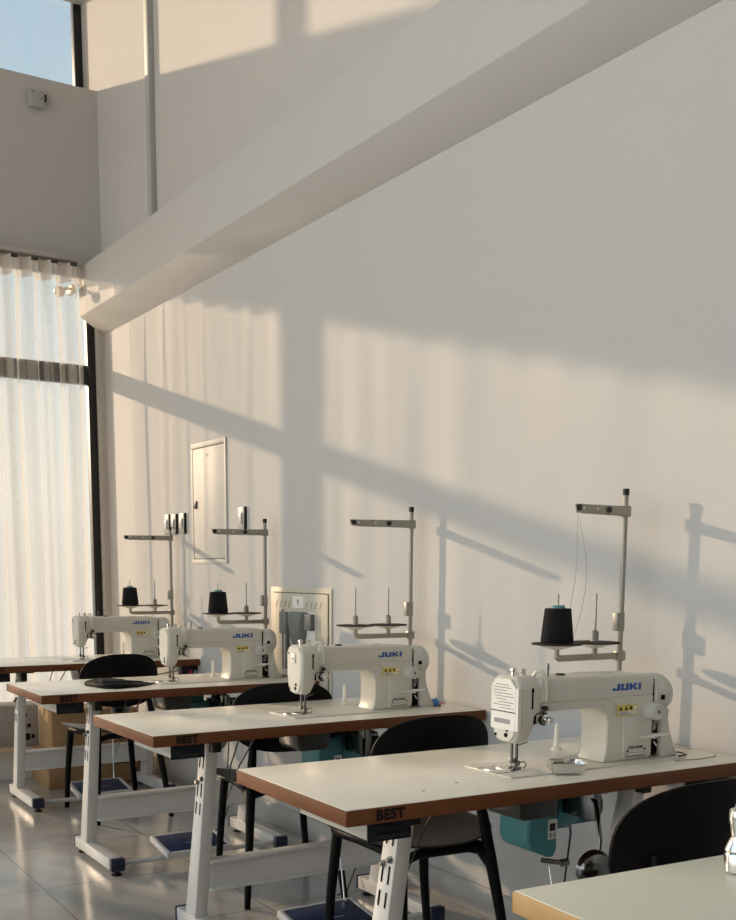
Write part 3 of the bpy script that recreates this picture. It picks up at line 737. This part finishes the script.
# folded cloth on the third table
def cloth():
    out = [(-.868, 2.10), (-.84, 1.93), (-.80, 1.895), (-.70, 1.925), (-.62, 1.985), (-.56, 2.055), (-.60, 2.09), (-.66, 2.18), (-.655, 2.235), (-.72, 2.225), (-.80, 2.18)]
    cx_ = sum(p[0] for p in out)/len(out); cy_ = sum(p[1] for p in out)/len(out)
    t = []
    for sc, z in ((1., .0005), (1.015, .008), (1.0, .016), (.93, .021), (.6, .019), (.2, .020)):
        ring = []
        for x, y in out:
            fl = max(.12, min(1, (-.60-x)/.17))      # thins out to a single layer on the right
            ring.append((cx_+(x-cx_)*sc, cy_+(y-cy_)*sc, z*fl+.0006))
        t.append(ring)
    b = MB('black_cloth').loft(t)
    b.loft([[(x, y, z) for x, y, z in ((-.84, 1.96, .021), (-.66, 1.965, .015), (-.64, 2.0, .013), (-.80, 2.13, .020))], [(x, y, z) for x, y, z in ((-.838, 1.968, .027), (-.67, 1.975, .020), (-.65, 2.0, .018), (-.80, 2.12, .026))]])
    o = b.build('folded_cloth', loc=(0, 0, TH), ang=60)
    tag(o, 'black cloth folded flat on the left half of the third table', 'cloth')
cloth()

# leads and loose wire behind the machines
x, y, z = world(1, 1.130, .170, TH)
r = thing('cable_plug', 'bright blue cable plug with loose wires beside the second machine', 'plug', (x, y, z))
MB('blue_plastic').lathe([(.006, 0), (.014, .002), (.014, .026), (.010, .03), (.006, .036)], (0, 0, .0146), 'x', 18).build('plug_body', r)
MB('clear_plastic').tube([(.036, 0, .0146), (.06, .02, .01), (.085, .05, .004), (.07, .10, .003), (.03, .12, .003), (.05, .15, .003)], .0016, 6).m('logo_blue').tube([(.036, .003, .0146), (.055, .035, .008), (.045, .08, .003), (.075, .12, .003)], .0014, 6).m('red_plastic').tube([(.036, -.003, .0146), (.065, .0, .006), (.08, .03, .003), (.06, .07, .003)], .0014, 6).build('wire', r)
x, y, z = world(0, 1.14, .25, TH)
b = MB('grey_steel').tube([(-.10, -.16, .002), (-.02, -.175, .002), (.05, -.165, .002), (.07, -.15, .002)], .0014, 6)
b.tube([(-.02, .02, .002), (.04, .07, .002), (.08, .03, .003), (.04, -.02, .002), (-.01, .01, .0045), (.03, .09, .002)], .0011, 6)
b.tube([(-.03, .06, .002), (.05, -.01, .0055), (.09, -.05, .002)], .0011, 6)
tag(b.build('loose_wire', loc=(x, y, z)), 'thin wire lying loose at the wall end of the frontmost white table', 'wire')

# polished piece at the right end of the nearest table
r = thing('oil_can', 'polished chrome pot with a narrow waist on the grey-green table', 'oil can', (-.826, -1.256, TH+.0004))
MB('chrome').lathe([(.022, 0), (.026, .003), (.027, .03), (.025, .034)], n=32).build('base', r)
MB('chrome').lathe([(.025, .0355), (.027, .038), (.022, .050), (.018, .062), (.021, .078), (.024, .092), (.021, .104), (.012, .108)], n=32).build('body', r)
MB('black_plastic').lathe([(.0245, .0335), (.0245, .036)], n=32).build('seam', r)
MB('chrome').lathe([(.010, .107), (.014, .110), (.012, .116), (.004, .118)], n=20).build('cap', r)

# ------------------------------------------------------------------ cartons on the floor by the window
def carton(label, loc, sx, sy, sz, rot=0., m='cardboard', print_=None, tape=True):
    r = thing('cardboard_box', label, 'box', loc, rot, group='cartons on the floor under the far table')
    b = MB(m).box(0, sx, 0, sy, 0, sz, .004).build('carton', r)
    if tape: MB('tape').box(sx*.02, sx*.98, sy/2-.025, sy/2+.025, sz, sz+.0008).box(-.0008, 0, sy/2-.025, sy/2+.025, sz-.07, sz).build('tape', r)
    if print_:
        p = MB('ink_black')
        for x0, x1, z0, z1 in print_: p.box(x0, x1, -.0010, 0, z0, z1)
        p.build('print', r)
    return r
carton('brown carton on the floor under the far table, bottom of the stack', (-.605, 3.668, 0), .62, .40, .20, -.03,
       print_=((.20, .23, .12, .15), (.25, .34, .135, .145), (.25, .31, .12, .128), (.38, .46, .12, .15)))
carton('brown carton standing on top of the bottom carton', (-.570, 3.70, .2015), .50, .34, .24, -.06)
carton('low white carton on the floor left of the brown stack', (-.97, 4.115, 0), .43, .25, .19, -.08, 'paper', tape=False)
r = carton('open grey carton with black printing, on top of the low white one', (-.94, 4.125, .1915), .405, .21, .25, -.10, 'cardboard_grey', tape=False)
for k in range(3):
    z = .17-.065*k
    MB('ink_black').box(.285+.02*k, .312+.02*k, -.001, 0, z, z+.04).box(.318+.02*k, .338+.02*k, -.001, 0, z+.010, z+.034).build('print', r)
MB('cardboard_light').box(.0, .30, -.16, -.004, .002, .007).build('flap', r)

# ------------------------------------------------------------------ camera
C = Vector((-2.2667, -2.4008, 1.2446))
fw = Vector((.52378893, .83840553, -.15073594)); rt = Vector((.84857508, -.52903941, .00613438)); up = Vector((.07460215, .13112388, .98855503))
cam = bpy.data.cameras.new('camera'); co = bpy.data.objects.new('camera', cam); COL.objects.link(co)
M = Matrix((( rt.x, up.x, -fw.x, C.x), (rt.y, up.y, -fw.y, C.y), (rt.z, up.z, -fw.z, C.z), (0, 0, 0, 1)))
co.matrix_world = M
cam.sensor_fit = 'VERTICAL'; cam.sensor_height = 24; cam.lens = 1083.16*24/920
cam.shift_x = 0; cam.shift_y = (735.58-460)/920
cam.clip_start = .02; cam.clip_end = 200
scene.camera = co

# ------------------------------------------------------------------ light: low sun through the window wall, sky
sun = bpy.data.lights.new('sun', 'SUN'); so = bpy.data.objects.new('sun', sun); COL.objects.link(so)
so.rotation_euler = Vector((1, -2.3, -.595)).to_track_quat('-Z', 'Y').to_euler()
so.location = (-3, 12, 5)
sun.energy = 5.15; sun.angle = math.radians(.9); sun.color = (1., .72, .48)
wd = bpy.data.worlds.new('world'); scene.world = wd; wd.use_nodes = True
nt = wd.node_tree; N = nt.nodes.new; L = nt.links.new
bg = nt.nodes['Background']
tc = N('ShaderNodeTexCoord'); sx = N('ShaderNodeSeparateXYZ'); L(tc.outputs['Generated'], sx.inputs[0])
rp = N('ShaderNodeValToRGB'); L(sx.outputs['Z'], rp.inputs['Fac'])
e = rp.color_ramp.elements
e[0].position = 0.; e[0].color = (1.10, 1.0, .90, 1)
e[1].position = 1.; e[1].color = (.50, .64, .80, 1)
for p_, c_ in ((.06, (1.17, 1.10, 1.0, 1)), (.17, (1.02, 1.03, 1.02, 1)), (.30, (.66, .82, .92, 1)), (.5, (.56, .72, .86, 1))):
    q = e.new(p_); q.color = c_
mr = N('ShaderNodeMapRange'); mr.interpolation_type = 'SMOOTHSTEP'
mr.inputs['From Min'].default_value = -.2; mr.inputs['From Max'].default_value = -.75; mr.inputs['To Min'].default_value = 1.; mr.inputs['To Max'].default_value = 3.  # sky strength raised toward -X, added as fill for the room
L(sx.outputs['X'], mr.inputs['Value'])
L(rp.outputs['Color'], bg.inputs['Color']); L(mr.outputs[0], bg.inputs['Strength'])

scene.view_settings.view_transform = 'Standard'; scene.view_settings.look = 'None'
scene.view_settings.exposure = -.2; scene.view_settings.gamma = 1; scene.view_settings.use_curve_mapping = False
scene.cycles.max_bounces = 10; scene.cycles.diffuse_bounces = 5; scene.cycles.transparent_max_bounces = 16
scene.cycles.sample_clamp_indirect = 6.
